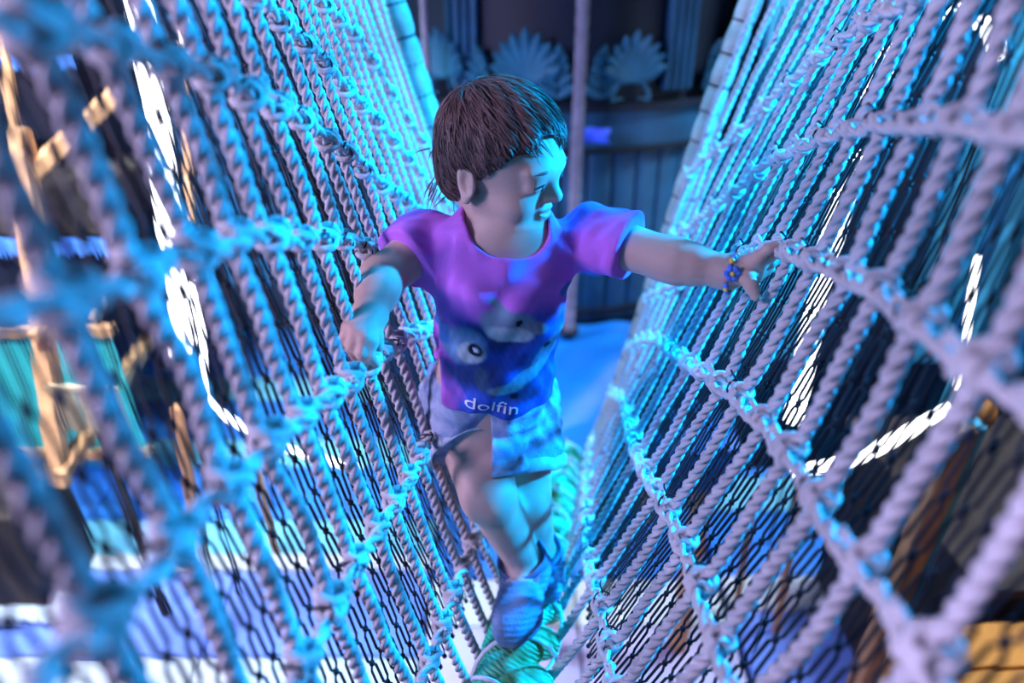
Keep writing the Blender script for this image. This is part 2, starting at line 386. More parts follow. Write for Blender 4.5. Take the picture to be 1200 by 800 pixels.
# ------------------------------------------------------------------ the child
class Vox:                               # signed-distance sculpting on a grid, meshed by surface nets
    def __init__(s, lo, hi, h):
        s.lo = np.array(lo, np.float32); s.h = h
        s.n = np.ceil((np.array(hi)-np.array(lo))/h).astype(int)+1
        s.D = np.full(s.n, .5, np.float32)
        s.ax = [s.lo[i] + h*np.arange(s.n[i], dtype=np.float32) for i in range(3)]
    def region(s, lo, hi):
        a = np.clip(((np.array(lo)-s.lo)/s.h).astype(int), 0, s.n-1); b = np.clip(((np.array(hi)-s.lo)/s.h).astype(int)+2, 1, s.n)
        sl = tuple(slice(a[i], max(b[i], a[i]+1)) for i in range(3))
        return sl, np.meshgrid(*[s.ax[i][sl[i]] for i in range(3)], indexing='ij')
    def add(s, prim, k=.01, op='+'):
        f, lo, hi = prim; m = k + .012
        sl, (X, Y, Z) = s.region(np.array(lo)-m, np.array(hi)+m)
        d = f(X, Y, Z).astype(np.float32); A = s.D[sl]
        if op == '+':
            hh = np.clip(.5 + .5*(A-d)/k, 0, 1); s.D[sl] = A + (d-A)*hh - k*hh*(1-hh)
        elif op == '-':
            hh = np.clip(.5 - .5*(A+d)/k, 0, 1); s.D[sl] = A + (-d-A)*hh + k*hh*(1-hh)
        return s
    def full(s): return np.meshgrid(*s.ax, indexing='ij')
    def clip(s, fn, k=.002):             # keep where fn < 0
        X, Y, Z = s.full(); d = fn(X, Y, Z); A = s.D
        hh = np.clip(.5 - .5*(A-d)/k, 0, 1); s.D = (A + (d-A)*hh + k*hh*(1-hh)).astype(np.float32)
        return s
    def mesh(s):
        D = s.D; S = D < 0
        c = [S[i:S.shape[0]-1+i, j:S.shape[1]-1+j, k:S.shape[2]-1+k] for i in (0, 1) for j in (0, 1) for k in (0, 1)]
        cnt = sum(q.astype(np.int8) for q in c); act = (cnt > 0) & (cnt < 8)
        idx = np.full(act.shape, -1, np.int64); ii = np.argwhere(act); idx[act] = np.arange(len(ii))
        acc = np.zeros((len(ii), 3)); num = np.zeros(len(ii))
        offs = [(i, j, k) for i in (0, 1) for j in (0, 1) for k in (0, 1)]
        for a in range(8):
            for b in range(a+1, 8):
                oa, ob = np.array(offs[a]), np.array(offs[b])
                if np.abs(oa-ob).sum() != 1: continue
                da = D[tuple((ii+oa).T)]; db = D[tuple((ii+ob).T)]; m = (da < 0) != (db < 0)
                t = np.where(m, da/np.where(m, da-db, 1), 0)
                acc += np.where(m[:, None], oa + (ob-oa)*t[:, None], 0); num += m
        V = s.lo + s.h*(ii + acc/num[:, None]); F = []
        for ax in range(3):
            b, c2 = (ax+1) % 3, (ax+2) % 3
            sl0 = [slice(None)]*3; sl1 = [slice(None)]*3; sl0[ax] = slice(0, -1); sl1[ax] = slice(1, None)
            ch = S[tuple(sl0)] != S[tuple(sl1)]; e = np.argwhere(ch)
            e = e[(e[:, b] > 0) & (e[:, c2] > 0) & (e[:, b] < D.shape[b]-1) & (e[:, c2] < D.shape[c2]-1)]
            def g(db, dc):
                q = e.copy(); q[:, b] += db; q[:, c2] += dc; return idx[tuple(q.T)]
            Q = np.stack([g(-1, -1), g(0, -1), g(0, 0), g(-1, 0)], 1)
            ins = S[tuple(e.T)]; Q = np.where(ins[:, None], Q, Q[:, ::-1]); F.append(Q)
        F = np.concatenate(F); F = F[(F >= 0).all(1)]
        return V.astype(np.float32), F
def A3(v): return np.array(v, np.float32)
def cone(a, b, ra, rb):                  # tapered capsule
    a, b = A3(a), A3(b); d = b-a; L2 = float(d@d)
    def f(X, Y, Z):
        px, py, pz = X-a[0], Y-a[1], Z-a[2]
        t = np.clip((px*d[0]+py*d[1]+pz*d[2])/L2, 0, 1)
        return np.sqrt((px-t*d[0])**2+(py-t*d[1])**2+(pz-t*d[2])**2) - (ra+(rb-ra)*t)
    r = max(ra, rb); return f, np.minimum(a, b)-r, np.maximum(a, b)+r
def ell(c, r, B=None):                   # ellipsoid, B rows = its axes
    c, r = A3(c), A3(r); B = np.eye(3, dtype=np.float32) if B is None else np.array(B, np.float32)
    def f(X, Y, Z):
        p = (X-c[0], Y-c[1], Z-c[2]); q = [(B[i][0]*p[0]+B[i][1]*p[1]+B[i][2]*p[2])/r[i] for i in range(3)]
        k0 = np.sqrt(q[0]**2+q[1]**2+q[2]**2)+1e-6; k1 = np.sqrt(sum((q[i]/r[i])**2 for i in range(3)))+1e-6
        return k0*(k0-1)/k1
    m = float(max(r)); return f, c-m, c+m
def loft(o, ux, uy, ut, L, prof, grow=0):  # elliptical trunk: prof = (t, half width, half depth, front shift)
    o, ux, uy, ut = A3(o), A3(ux), A3(uy), A3(ut); T = [q[0] for q in prof]
    def f(X, Y, Z):
        px, py, pz = X-o[0], Y-o[1], Z-o[2]
        t = (px*ut[0]+py*ut[1]+pz*ut[2])/L; tc = np.clip(t, T[0], T[-1])
        wd = np.interp(tc, T, [q[1] for q in prof])+grow; dp = np.interp(tc, T, [q[2] for q in prof])+grow; sh = np.interp(tc, T, [q[3] for q in prof])
        a = (px*ux[0]+py*ux[1]+pz*ux[2])/wd; b = ((px*uy[0]+py*uy[1]+pz*uy[2])-sh)/dp
        k0 = np.sqrt(a*a+b*b)+1e-6; k1 = np.sqrt((a/wd)**2+(b/dp)**2)+1e-6
        d = k0*(k0-1)/k1; e = np.abs(t-tc)*L
        return np.where(e > 0, np.sqrt(np.maximum(d, 0)**2+e*e)+np.minimum(d, 0)*0, d)
    e1 = o+ut*L*T[0]; e2 = o+ut*L*T[-1]; m = max(q[1] for q in prof)+abs(grow)+.02
    return f, np.minimum(e1, e2)-m, np.maximum(e1, e2)+m
def wob(X, Y, Z, s, a, seed=0):          # cheap folds
    r = np.random.default_rng(seed); out = 0
    for i in range(6):
        k = r.normal(size=3)*s*(1+.35*i); out = out + np.sin(X*k[0]+Y*k[1]+Z*k[2]+r.uniform(0, 6))*a/(1+.4*i)
    return out

# joints, in scene metres
hipC = at(567, 470, 1.01); shC = at(597, 270, .85)
UT = np.array((shC-hipC).normalized()); TL = (shC-hipC).length
yaw = R_(8)
UX = np.array((math.cos(yaw), math.sin(yaw), 0)); UX = UX - UT*(UX@UT); UX /= np.linalg.norm(UX)
UYf = np.cross(UX, UT)                   # towards the camera
UYf = UYf if UYf[1] < 0 else -UYf
hipC, shC = np.array(hipC), np.array(shC)
TP = [(-.22, .070, .060, .002), (-.05, .083, .068, .004), (.12, .080, .066, .010), (.35, .073, .064, .016), (.6, .077, .060, .010), (.82, .082, .054, .004), (.98, .070, .044, -.002), (1.06, .045, .036, -.004)]
def a_(px, py, z): return np.array(at(px, py, z))
J = dict(shR=a_(500, 285, .885), elR=a_(447, 326, .84), wrR=a_(433, 370, .765), hR=a_(425, 393, .785),
         shL=a_(692, 276, .885), elL=a_(780, 303, .835), wrL=a_(852, 319, .80), hL=a_(875, 314, .795),
         hpR=a_(541, 466, 1.055), knR=a_(572, 578, .955), anR=a_(616, 662, 1.06), hpL=a_(604, 468, 1.06), knL=a_(615, 582, 1.045), anL=a_(633, 652, 1.13))
toeR = a_(598, 738, .972); heelR = J['anR'] + np.array((.002, .020, -.036)); ballR = a_(606, 720, .995)
toeL = a_(641, 688, 1.085); heelL = J['anL'] + np.array((0, .02, -.03))
# head frame: f to the face, r to the child's right, u up
HS = .835; HY, HP, HR = R_(62), R_(9), R_(4.5)
hf = np.array((math.sin(HY)*math.cos(HP), -math.cos(HY)*math.cos(HP), -math.sin(HP)))
hr = np.cross(hf, (0, 0, 1)); hr /= np.linalg.norm(hr); hu = np.cross(hr, hf)
hr, hu = hr*math.cos(HR)-hu*math.sin(HR), hu*math.cos(HR)+hr*math.sin(HR)
HC = np.array((-.0145, .8278, -.1976+CAMZ)) + np.array((-.001, 0, -.001))
HB = np.array((hf, hr, hu))
def H(f, r, u): return HC + HS*(f*hf + r*hr + u*hu)
def he(c, r, rot=None):
    B = HB if rot is None else rot @ HB
    return ell(H(*c), np.array(r)*HS, B)
def hc(a, b, ra, rb): return cone(H(*a), H(*b), ra*HS, rb*HS)
def rotm(axis, deg): return np.array(Matrix.Rotation(R_(deg), 3, axis))

VX = 0.0027
body = Vox((-.24, .60, 1.22), (.36, 1.02, 2.14), VX)
ad = body.add
# head
ad(he((-.010, 0, .030), (.085, .071, .076)), .01)
ad(he((.030, 0, .026), (.055, .060, .056)), .02)
ad(he((.028, 0, -.030), (.053, .054, .058)), .02)
for s in (-1, 1):
    ad(he((.044, s*.030, -.040), (.030, .027, .026)), .014)
    ad(hc((.000, s*.046, -.046), (.054, s*.012, -.078), .015, .013), .014)
ad(he((.064, 0, -.079), (.018, .021, .015)), .016)
for s in (-1, 1):
    ad(he((.092, s*.030, -.003), (.016, .019, .0125)), .012, '-')
ad(he((.080, 0, .012), (.012, .040, .012)), .02)
ad(hc((.078, 0, .004), (.0955, 0, -.024), .0065, .0085), .012)
ad(he((.094, 0, -.026), (.0095, .0098, .0085)), .006)
for s in (-1, 1):
    ad(he((.0845, s*.0105, -.029), (.0085, .0065, .0065)), .006)
    ad(he((.0935, s*.0050, -.0345), (.004, .0028, .0022)), .003, '-')
    ad(he((.0735, s*.030, .0005), (.0125, .0165, .0115)), .006)       # closed-down upper lid
    ad(he((.0725, s*.030, -.0085), (.0115, .0155, .0075)), .006)      # lower lid
    ad(hc((.083, s*.014, .014), (.072, s*.046, .0145), .0055, .0045), .010)  # brow
ad(he((.0815, 0, -.0475), (.0085, .0185, .0055)), .006)
ad(he((.0800, 0, -.0575), (.0085, .0150, .0060)), .006)
ad(he((.0905, 0, -.0524), (.010, .0195, .0016)), .003, '-')
for s in (-1, 1):                        # ears
    R0 = rotm('Y', 14) @ rotm('Z', s*-18)
    ad(he((-.012, s*.0700, -.012), (.0170, .0080, .027), R0), .006)
    ad(he((-.008, s*.0770, -.010), (.0105, .0085, .0180), R0), .003, '-')
    ad(he((-.001, s*.071, -.014), (.005, .005, .008), R0), .004)
    ad(he((-.010, s*.070, -.038), (.008, .0062, .0075), R0), .005)
neckB = shC + UT*.0 + np.array((.0, .0, .0))
ad(cone(H(-.036, 0, -.045), neckB - UT*.012 - UYf*.008, .038*HS, .039), .007)
# trunk and limbs
ad(loft(hipC, UX, UYf, UT, TL, TP), .02)
for s, sh, el, wr in ((1, 'shR', 'elR', 'wrR'), (-1, 'shL', 'elL', 'wrL')):
    ad(cone(J[sh], J[el], .032, .0265), .022); ad(cone(J[el], J[wr], .0265, .0185), .010)
    mid = J[el]*.72+J[wr]*.28; ad(cone(mid, mid+(J[wr]-J[el])*.15, .0275, .024), .012)
for hp, kn, an in (('hpR', 'knR', 'anR'), ('hpL', 'knL', 'anL')):
    ad(cone(J[hp], J[kn], .058, .040), .02); ad(cone(J[kn], J[an], .036, .026), .012)
    d = J[an]-J[kn]; back = np.array((0, .012, 0)); m = J[kn]+d*.32+back
    ad(cone(m, m+d*.22, .033, .029), .014)
    ad(ell(J[kn]+np.array((.0, -.012, -.002)), (.028, .024, .030)), .016)
# feet
for an, heel, ball_, toe in (('anR', heelR, ballR, toeR), ('anL', heelL, (heelL+toeL)*.5, toeL)):
    ad(cone(J[an], heel, .027, .023), .012); ad(cone(heel, ball_, .022, .024), .016); ad(cone(J[an], ball_, .026, .021), .016); ad(cone(ball_, toe, .024, .017), .012)
# hands
def hand(wr, pc, knuckles, tips, bends, thumb, r=.0060):
    ad(cone(wr, pc, .0185, .0165), .012)
    kc = sum(knuckles)/len(knuckles)
    for k in knuckles: ad(cone(wr*.25+pc*.75, k, .0115, .0080), .006)
    for k, t, b, q in zip(knuckles, tips, bends, (1, 1.05, 1, .88)):
        m = (k+t)/2 + b; ad(cone(k, m, r*1.1*q, r*q), .003); ad(cone(m, t, r*q, r*.82*q), .003)
    a, b, c = thumb; ad(cone(a, b, .0095, .0078), .007); ad(cone(b, c, .0078, .0062), .004)
kL = [a_(889, 301, .772), a_(891, 309, .782), a_(890, 317, .791), a_(886, 325, .799)]
tL = [a_(911, 286, .762), a_(917, 294, .776), a_(914, 304, .788), a_(905, 315, .797)]
bL = [np.array((0, -.002, .003))]*4
hand(J['wrL'], J['hL'], kL, tL, bL, (a_(874, 324, .782), a_(881, 336, .770), a_(886, 347, .768)))
kR = [a_(408, 383, .735), a_(417, 388, .728), a_(427, 394, .726), a_(436, 400, .731)]
tR = [a_(406, 408, .750), a_(416, 419, .744), a_(429, 426, .742), a_(442, 427, .745)]
bR = [np.array((-.003, -.008, -.0))]*4
hand(J['wrR'], a_(424, 385, .745), kR, tR, bR, (a_(432, 384, .76), a_(441, 394, .755), a_(444, 406, .755)))
V, F = body.mesh()
child = thing('person', 'barefaced toddler in pink t-shirt and denim shorts walking the foot rope', 'person', (0.02, .76, 1.36))
child['label'] = 'toddler in pink t-shirt, denim shorts and blue socks walking on the green rope'
bobj = mesh_obj('body', V, F, M['skin'], child)

# eyes: lids are half closed, a sliver of eyeball and lashes
for s in (-1, 1):
    mb = MB(); c = H(.0755, s*.030, -.0040); mb.ball(c, .0112*HS, 8); e = mb.build('eye', M['eye'], child)
    ic = H(.0755, s*.030, -.0040) + HS*.0098*(hf*.93 + (-hr)*.18 - hu*.33); MB().ball(ic, .0042*HS, 6).build('iris', M['iris'], e)
    pts = [H(.0875 - .0065*abs(t)**1.6, s*.030 + t*.0155, -.0018 - .003*t*t) for t in np.linspace(-1, 1, 9)]
    MB().tube(pts, [.0004, .0010, .0013, .0014, .0014, .0014, .0013, .0010, .0004], 5).build('eyelashes', M['lash_hair'], child)
    pts = [H(.0895 - .010*abs(t - s*-.1)**1.7, s*.031 + t*.018, .0150 + .003*(1-t*t)) for t in np.linspace(-1, 1, 9)]
    MB().tube(pts, [.0004, .0012, .0018, .002, .002, .002, .0016, .001, .0004], 5).build('eyebrow', M['hair'], child)
from mathutils.bvhtree import BVHTree
bvh = BVHTree.FromPolygons([tuple(v) for v in V], [tuple(f) for f in F])
# lips: thin skin over the modelled mouth
def lip(u0, u1, wid, name):
    vs = []; n = 14; m = 5
    for i in range(n+1):
        t = -1 + 2*i/n
        for j in range(m+1):
            u = u0 + (u1-u0)*(j/m); uu = -.0524 + (u+.0524)*(1-abs(t)**2.2)
            o = Vector(H(.13, t*wid, uu)); hit = bvh.ray_cast(o, Vector(-hf)); p = hit[0] if hit[0] else Vector(H(.085, t*wid, uu))
            vs.append(p + Vector(hf)*.0006)
    fs = [(i*(m+1)+j, (i+1)*(m+1)+j, (i+1)*(m+1)+j+1, i*(m+1)+j+1) for i in range(n) for j in range(m)]
    mesh_obj(name, vs, fs, M['lip'], child)
lip(-.0530, -.0435, .0175, 'lip'); lip(-.0625, -.0535, .0155, 'lip')

# shirt
shv = Vox((-.20, .66, 1.52), (.24, 1.0, 2.02), VX)
SP = [(-.30, .104, .092, .006), (-.05, .101, .085, .008), (.12, .095, .078, .012), (.35, .086, .073, .016), (.6, .086, .068, .010), (.82, .090, .062, .004), (.99, .078, .052, -.002), (1.10, .052, .043, -.004)]
shv.add(loft(hipC, UX, UYf, UT, TL, SP), .01)
def sleeve(sh, el, f, ra, rb):
    e = sh + (el-sh)*f; return cone(sh, e, ra, rb), e, (el-sh)/np.linalg.norm(el-sh)
sl1, e1, d1 = sleeve(J['shR'], J['elR'], 1.0, .043, .047); sl2, e2, d2 = sleeve(J['shL'], J['elL'], 1.0, .043, .046)
shv.add(sl1, .022); shv.add(sl2, .022)
X, Y, Z = shv.full()
cutR = J['shR'] + (J['elR']-J['shR'])*.50; cutL = J['shL'] + (J['elL']-J['shL'])*.55
tt = ((X-hipC[0])*UT[0]+(Y-hipC[1])*UT[1]+(Z-hipC[2])*UT[2]); fr_ = ((X-hipC[0])*UYf[0]+(Y-hipC[1])*UYf[1]+(Z-hipC[2])*UYf[2]); lt = ((X-hipC[0])*UX[0]+(Y-hipC[1])*UX[1]+(Z-hipC[2])*UX[2])
folds = .0022*np.sin(lt*95+tt*38+2*np.sin(tt*30))*np.clip(.3+np.sin(lt*22-tt*14), 0, 1) + .0026*np.sin(lt*60-tt*75+1.5*np.sin(lt*40)) + .0012*np.sin(tt*160+lt*30)*np.clip(1-np.abs(tt-.05)/.08, 0, 1)
shv.D = (shv.D + folds + wob(X, Y, Z, 70, .0010, 3)).astype(np.float32)
shv.clip(lambda X, Y, Z: (X-cutR[0])*d1[0]+(Y-cutR[1])*d1[1]+(Z-cutR[2])*d1[2] - 10*((X > hipC[0]-.055)), .004)
shv.clip(lambda X, Y, Z: (X-cutL[0])*d2[0]+(Y-cutL[1])*d2[1]+(Z-cutL[2])*d2[2] - 10*((X < hipC[0]+.085)), .004)
shv.clip(lambda X, Y, Z: -(tt - .056 + .12*fr_ + .06*lt + .004*np.sin(lt*70)), .006)
nk = H(-.026, 0, -.060)*.25 + neckB*.75 + UYf*.012 + UT*.017
shv.add(ell(nk, (.052, .052, .040), np.array((UX, UYf, UT))), .004, '-')
shv.add(ell(nk + UYf*.022 + UX*.004 - UT*.012, (.048, .038, .034), np.array((UX, UYf, UT))), .006, '-')
V, F = shv.mesh()
shirt = mesh_obj('shirt', V, F, M['shirt'], child)
# fabric print: pink above, printed sea and three swimming animals below
fl = ((V-hipC)@UYf > -.01).astype(float); a = (V-hipC)@UX; t = (V-hipC)@UT
C = np.zeros((len(V), 3)); pink = np.array((.60, .17, .72)); sea = np.array((.035, .10, .55)); deep = np.array((.03, .06, .22))
n1 = wob(V[:, 0], V[:, 1], V[:, 2], 60, .5, 11); n2 = wob(V[:, 0], V[:, 1], V[:, 2], 190, .5, 12)
g = np.clip((.200 + .012*n1 - t + .25*(a+.02))/.035, 0, 1)*np.clip((a+.072+.012*n1)/.02, 0, 1)*fl
C[:] = pink; C = C*(1-g[:, None]) + sea*g[:, None]
def blob(ca, ct, ra, rt, ang, col, soft=.25, mask=1.0):
    global C
    ca, ct, ra, rt = ca*1.2, .09+(ct-.09)*1.25+.012, ra*1.25, rt*1.25
    ca_, sa_ = math.cos(ang), math.sin(ang); da, dt = a-ca, t-ct-.05
    q = np.sqrt(((da*ca_+dt*sa_)/ra)**2 + ((-da*sa_+dt*ca_)/rt)**2)
    m = np.clip((1-q)/soft, 0, 1)*fl*mask; C = C*(1-m[:, None]) + np.array(col)*m[:, None]
for (ca, ct, ra, rt, an, c) in [(-.005, .105, .050, .020, .1, deep), (.045, .075, .035, .03, .8, deep), (-.03, .06, .04, .022, .3, deep), (.02, .04, .05, .018, -.2, deep)]:
    blob(ca, ct, ra, rt, an, np.array(c)*(1+.0), .5)
grey = (.20, .30, .42); pale = (.45, .55, .62); dk = (.01, .015, .04)
blob(.002, .118, .034, .018, -.15, grey); blob(.004, .108, .028, .010, -.1, pale); blob(.034, .113, .014, .006, -.25, grey); blob(.012, .121, .0045, .004, 0, dk); blob(-.012, .137, .005, .014, .9, grey)
blob(-.042, .088, .026, .021, .3, (.13, .28, .50)); blob(-.034, .083, .016, .013, .2, pale); blob(-.030, .088, .0085, .0080, 0, dk); blob(-.030, .089, .003, .003, 0, (.7, .8, .9)); blob(-.066, .092, .010, .014, .6, (.06, .2, .55))
blob(.052, .083, .030, .014, .9, (.08, .20, .33)); blob(.048, .092, .0045, .004, 0, dk); blob(.030, .058, .030, .010, .5, (.10, .25, .38)); blob(-.02, .055, .008, .016, .2, (.05, .10, .2)); blob(.008, .045, .022, .008, .1, (.14, .27, .36)); blob(.018, .035, .006, .004, 0, dk); blob(.065, .145, .010, .010, 0, (.05, .12, .4))
C *= (1 + .25*np.clip(n2, -1, 1)*g)[:, None]
at_ = shirt.data.color_attributes.new('Col', 'FLOAT_COLOR', 'POINT')
at_.data.foreach_set('color', np.concatenate([np.clip(C, 0, 1), np.ones((len(V), 1))], 1).astype(np.float32).ravel())
sbvh = BVHTree.FromPolygons([tuple(v) for v in V], [tuple(f) for f in F])
# printed word along the hem
tc = bpy.data.curves.new('word', 'FONT'); tc.body = 'dolfin'; tc.size = .030; tc.extrude = 0; tc.resolution_u = 3
to = bpy.data.objects.new('word', tc); COL.objects.link(to); bpy.context.view_layer.update()
tm = to.to_mesh(); bm = bmesh.new(); bm.from_mesh(tm); to.to_mesh_clear()
bmesh.ops.subdivide_edges(bm, edges=[e for e in bm.edges if e.calc_length() > .006], cuts=2); bmesh.ops.triangulate(bm, faces=bm.faces[:])
vs = []; bm.verts.index_update()
for v in bm.verts:
    la = v.co.x*1.12 - .044; lt_ = v.co.y*.85 + .004 - .12*(la-.0) - .9*(la-.01)**2*0
    o = Vector(hipC + UX*la + UT*(lt_ + .055) + UYf*.2); hit = sbvh.ray_cast(o, Vector(-UYf))
    vs.append((hit[0] if hit[0] else o - Vector(UYf)*.11) + Vector(UYf)*.0012)
fs = [[v.index for v in f.verts] for f in bm.faces]; bm.free(); bpy.data.objects.remove(to)
pw = mesh_obj('printed_word', vs, fs, M['white_print'], shirt, False)
pw.matrix_parent_inverse = Matrix.Identity(4)

# shorts
sv = Vox((-.20, .62, 1.40), (.16, 1.04, 1.76), VX)
HPf = [(-.34, .080, .070, .0), (-.1, .092, .078, .004), (.12, .088, .074, .008), (.22, .082, .070, .01)]
sv.add(loft(hipC, UX, UYf, UT, TL, HPf), .012)
for hp, kn, f in (('hpR', 'knR', .75), ('hpL', 'knL', .75)):
    sv.add(cone(J[hp], J[hp]+(J[kn]-J[hp])*f, .069, .066), .014)
X, Y, Z = sv.full()
sv.D = (sv.D + wob(X, Y, Z, 90, .0011, 5) + .0012*np.sin(Z*240+X*60)).astype(np.float32)
for hp, kn, f, sgn in (('hpR', 'knR', .60, -1), ('hpL', 'knL', .70, 1)):
    c0 = J[hp]+(J[kn]-J[hp])*f; dd = (J[kn]-J[hp]); dd = dd/np.linalg.norm(dd); xm = (J['hpR'][0]+J['hpL'][0])/2+.004
    sv.clip(lambda X, Y, Z: np.where((X-xm)*sgn > -.004, (X-c0[0])*dd[0]+(Y-c0[1])*dd[1]+(Z-c0[2])*dd[2], -1), .003)
V, F = sv.mesh(); shorts = mesh_obj('shorts', V, F, M['denim'], child)
def ringband(J0, J1, f, rad, hw, th, m, parent, name, lo=None):
    c = Vector(J0+(J1-J0)*f); ax = Vector(J1-J0).normalized(); a = ax.orthogonal().normalized(); b = ax.cross(a); mb = MB()
    n = 40; prof = [(-hw, 0), (-hw*.8, th), (0, th*1.15), (hw*.8, th), (hw, 0), (0, -th*.6)]; vs = []; fs = []
    for i in range(n):
        t = 2*math.pi*i/n; wv = 1+.02*math.sin(5*t+1)
        for (x, y) in prof: vs.append(c + ax*(x+.0012*math.sin(7*t)) + (a*math.cos(t)+b*math.sin(t))*(rad*wv+y))
    m_ = len(prof)
    for i in range(n):
        for k in range(m_): fs.append((i*m_+k, ((i+1) % n)*m_+k, ((i+1) % n)*m_+(k+1) % m_, i*m_+(k+1) % m_))
    o = mesh_obj(name, vs, fs, m, parent)
    if parent is not child: o.matrix_parent_inverse = Matrix.Identity(4)
    return o
ringband(J['hpL'], J['knL'], .66, .0665, .010, .003, M['hem'], shorts, 'rolled_cuff')
ringband(J['hpR'], J['knR'], .57, .0665, .008, .002, M['hem'], shorts, 'rolled_cuff')

# socks
for an, kn, heel, ball_, toe in (('anR', 'knR', heelR, ballR, toeR), ('anL', 'knL', heelL, (heelL+toeL)*.5, toeL)):
    pts = np.array([J[an], heel, ball_, toe]); top = J[an]+(J[kn]-J[an])*.08
    k = Vox(np.minimum(pts.min(0), top)-.05, np.maximum(pts.max(0), top)+.05, .0022); g_ = .0075
    k.add(cone(top, J[an], .0345, .030+g_), .01); k.add(cone(J[an], heel, .027+g_, .023+g_), .012); k.add(cone(heel, ball_, .022+g_, .025+g_), .016)
    k.add(cone(J[an], ball_, .026+g_, .022+g_), .016); k.add(cone(ball_, toe, .025+g_, .0185+g_), .012)
    X, Y, Z = k.full(); k.D = (k.D + .0007*np.sin((Y*.8+Z)*620) + wob(X, Y, Z, 90, .0006, 4)).astype(np.float32)
    dd = (J[kn]-J[an])/np.linalg.norm(J[kn]-J[an]); k.clip(lambda X, Y, Z: np.where((X-top[0])**2+(Y-top[1])**2+(Z-top[2])**2 < .05**2, (X-top[0])*dd[0]+(Y-top[1])*dd[1]+(Z-top[2])*dd[2], (X-top[0])*dd[0]+(Y-top[1])*dd[1]+(Z-top[2])*dd[2]-.024), .002)
    V, F = k.mesh(); so = mesh_obj('sock', V, F, M['sock'], child)
    ringband(J[an], J[kn], .085, .0365, .010, .003, M['sockcuff'], so, 'sock_cuff')

# hair: a cap that follows the skull, then locks combed from the crown
hv = Vox(HC-.14, HC+.15, .003)
hv.add(he((-.006, 0, .032), (.088, .077, .080)), .01); hv.add(he((.026, 0, .034), (.060, .066, .058)), .02); hv.add(he((-.055, 0, -.026), (.034, .048, .048)), .03)
X, Y, Z = hv.full(); P = np.stack([X-HC[0], Y-HC[1], Z-HC[2]], -1)@HB.T/HS
fz, rz, uz = P[..., 0], P[..., 1], P[..., 2]
lim = -.016*np.clip(-rz/.04, 0, 1)*(fz > .03) + np.interp(fz, [-.12, -.07, -.03, .0, .025, .05, .075, .10], [-.085, -.080, -.050, -.006, .016, .046, .060, .064]) + .006*np.sin(rz*90)
hv.D = np.maximum(hv.D, (lim-uz)*HS*.8).astype(np.float32)
for s in (-1, 1): hv.add(he((-.010, s*.077, -.015), (.020, .024, .028)), .006, '-')
hv.D = (hv.D + .0016*np.sin(np.arctan2(rz, fz+.05)*26 + uz*30)).astype(np.float32)
V, F = hv.mesh(); hair = mesh_obj('hair', V, F, M['hair'], child)
hb = BVHTree.FromPolygons([tuple(v) for v in V], [tuple(f) for f in F])
crown = Vector(H(-.050, .006, .098)); hcv = Vector(H(-.012, 0, .02))
mb = MB(); pick = rng.permutation(len(V)); cnt = 0
for vi in pick:
    if cnt >= 2300: break
    p = Vector(V[vi]); loc = HB@(np.array(p)-HC)/HS
    if loc[2] < np.interp(loc[0], [-.1, 0, .08], [-.06, .015, .05]): continue
    out = (p-hcv).normalized(); ln = random.uniform(.030, .062); n = 6; pts = []
    lift = random.uniform(.0003, .0028); j = Vector(rng.normal(size=3))*.22
    for i in range(n+1):
        out = (p-hcv).normalized(); d = (p-crown); d = d - out*d.dot(out)
        d = d.normalized() if d.length > 1e-4 else Vector(hf)
        loc = HB@(np.array(p)-HC)/HS
        sweep = Vector(hf)*.35*max(0, loc[2]*8) + Vector(-hr)*.55*max(0, loc[0]*9)     # fringe brushed aside
        d = d + sweep + j; d = (d - out*d.dot(out)*.9).normalized()
        if loc[2] < np.interp(loc[0], [-.1, -.05, 0, .03, .06, .09], [-.10, -.085, -.015, .010, .036, .048]) - .006 - abs(j.x)*.07: break
        near = hb.find_nearest(p)
        if near[0] is not None:
            q = near[0] + near[1]*(lift + .0022*i/n) if (near[0]-p).length < .012 else p
        else: q = p
        pts.append(q); p = q + d*(ln/n)
    if len(pts) < 3: continue
    r0 = random.uniform(.0007, .0013); q = len(pts)-1
    mb.tube(pts, [r0*(.8 + .4*i/q if i < q*.5 else 1.85*(1-i/q)+.15) for i in range(q+1)], 3, cap=False); cnt += 1
for k in range(46):                      # flyaway tips at the nape and crown
    q = H(-.080+random.uniform(-.004, .03), random.uniform(-.02, .06), random.uniform(-.07, .05)); d = (Vector(q)-hcv).normalized()
    p0 = Vector(q); e = p0 + d*.012 + Vector(-hu)*.022 + Vector(rng.normal(size=3))*.006
    mb.tube([p0, p0*.5+e*.5+d*.003, e], [.0010, .0007, .0001], 3, cap=False)
ls = mb.build('hair_locks', M['hair'], hair); ls.matrix_parent_inverse = Matrix.Identity(4); ls['kind'] = 'stuff'
# bracelet
wd = Vector(J['wrL']-J['elL']).normalized(); wa = wd.orthogonal().normalized(); wb_ = wd.cross(wa); wc = Vector(J['wrL']) + wd*.006
br = MB().tube([wc + (wa*math.cos(t)+wb_*math.sin(t))*.0215 for t in np.linspace(0, 2*math.pi, 25)], .0010, 4, cap=False).build('bracelet', M['wood'], child)
for i in range(18):
    t = 2*math.pi*i/18; c = wc + (wa*math.cos(t)+wb_*math.sin(t))*.0222
    o = MB().ball(c, random.uniform(.0032, .0040), 5).build('bead', M[['beadb', 'beadb', 'beadr', 'beadb', 'beady'][i % 5]], br); o.matrix_parent_inverse = Matrix.Identity(4)
fc = wc + (ray(862, 320)*-1).normalized()*.0235
for i in range(6):
    t = math.pi*i/3; o = MB().ball(fc + Vector((math.cos(t)*.0062, 0, math.sin(t)*.0062)), (.0042, .0028, .0042), 5).build('petal', M['beadb'], br); o.matrix_parent_inverse = Matrix.Identity(4)
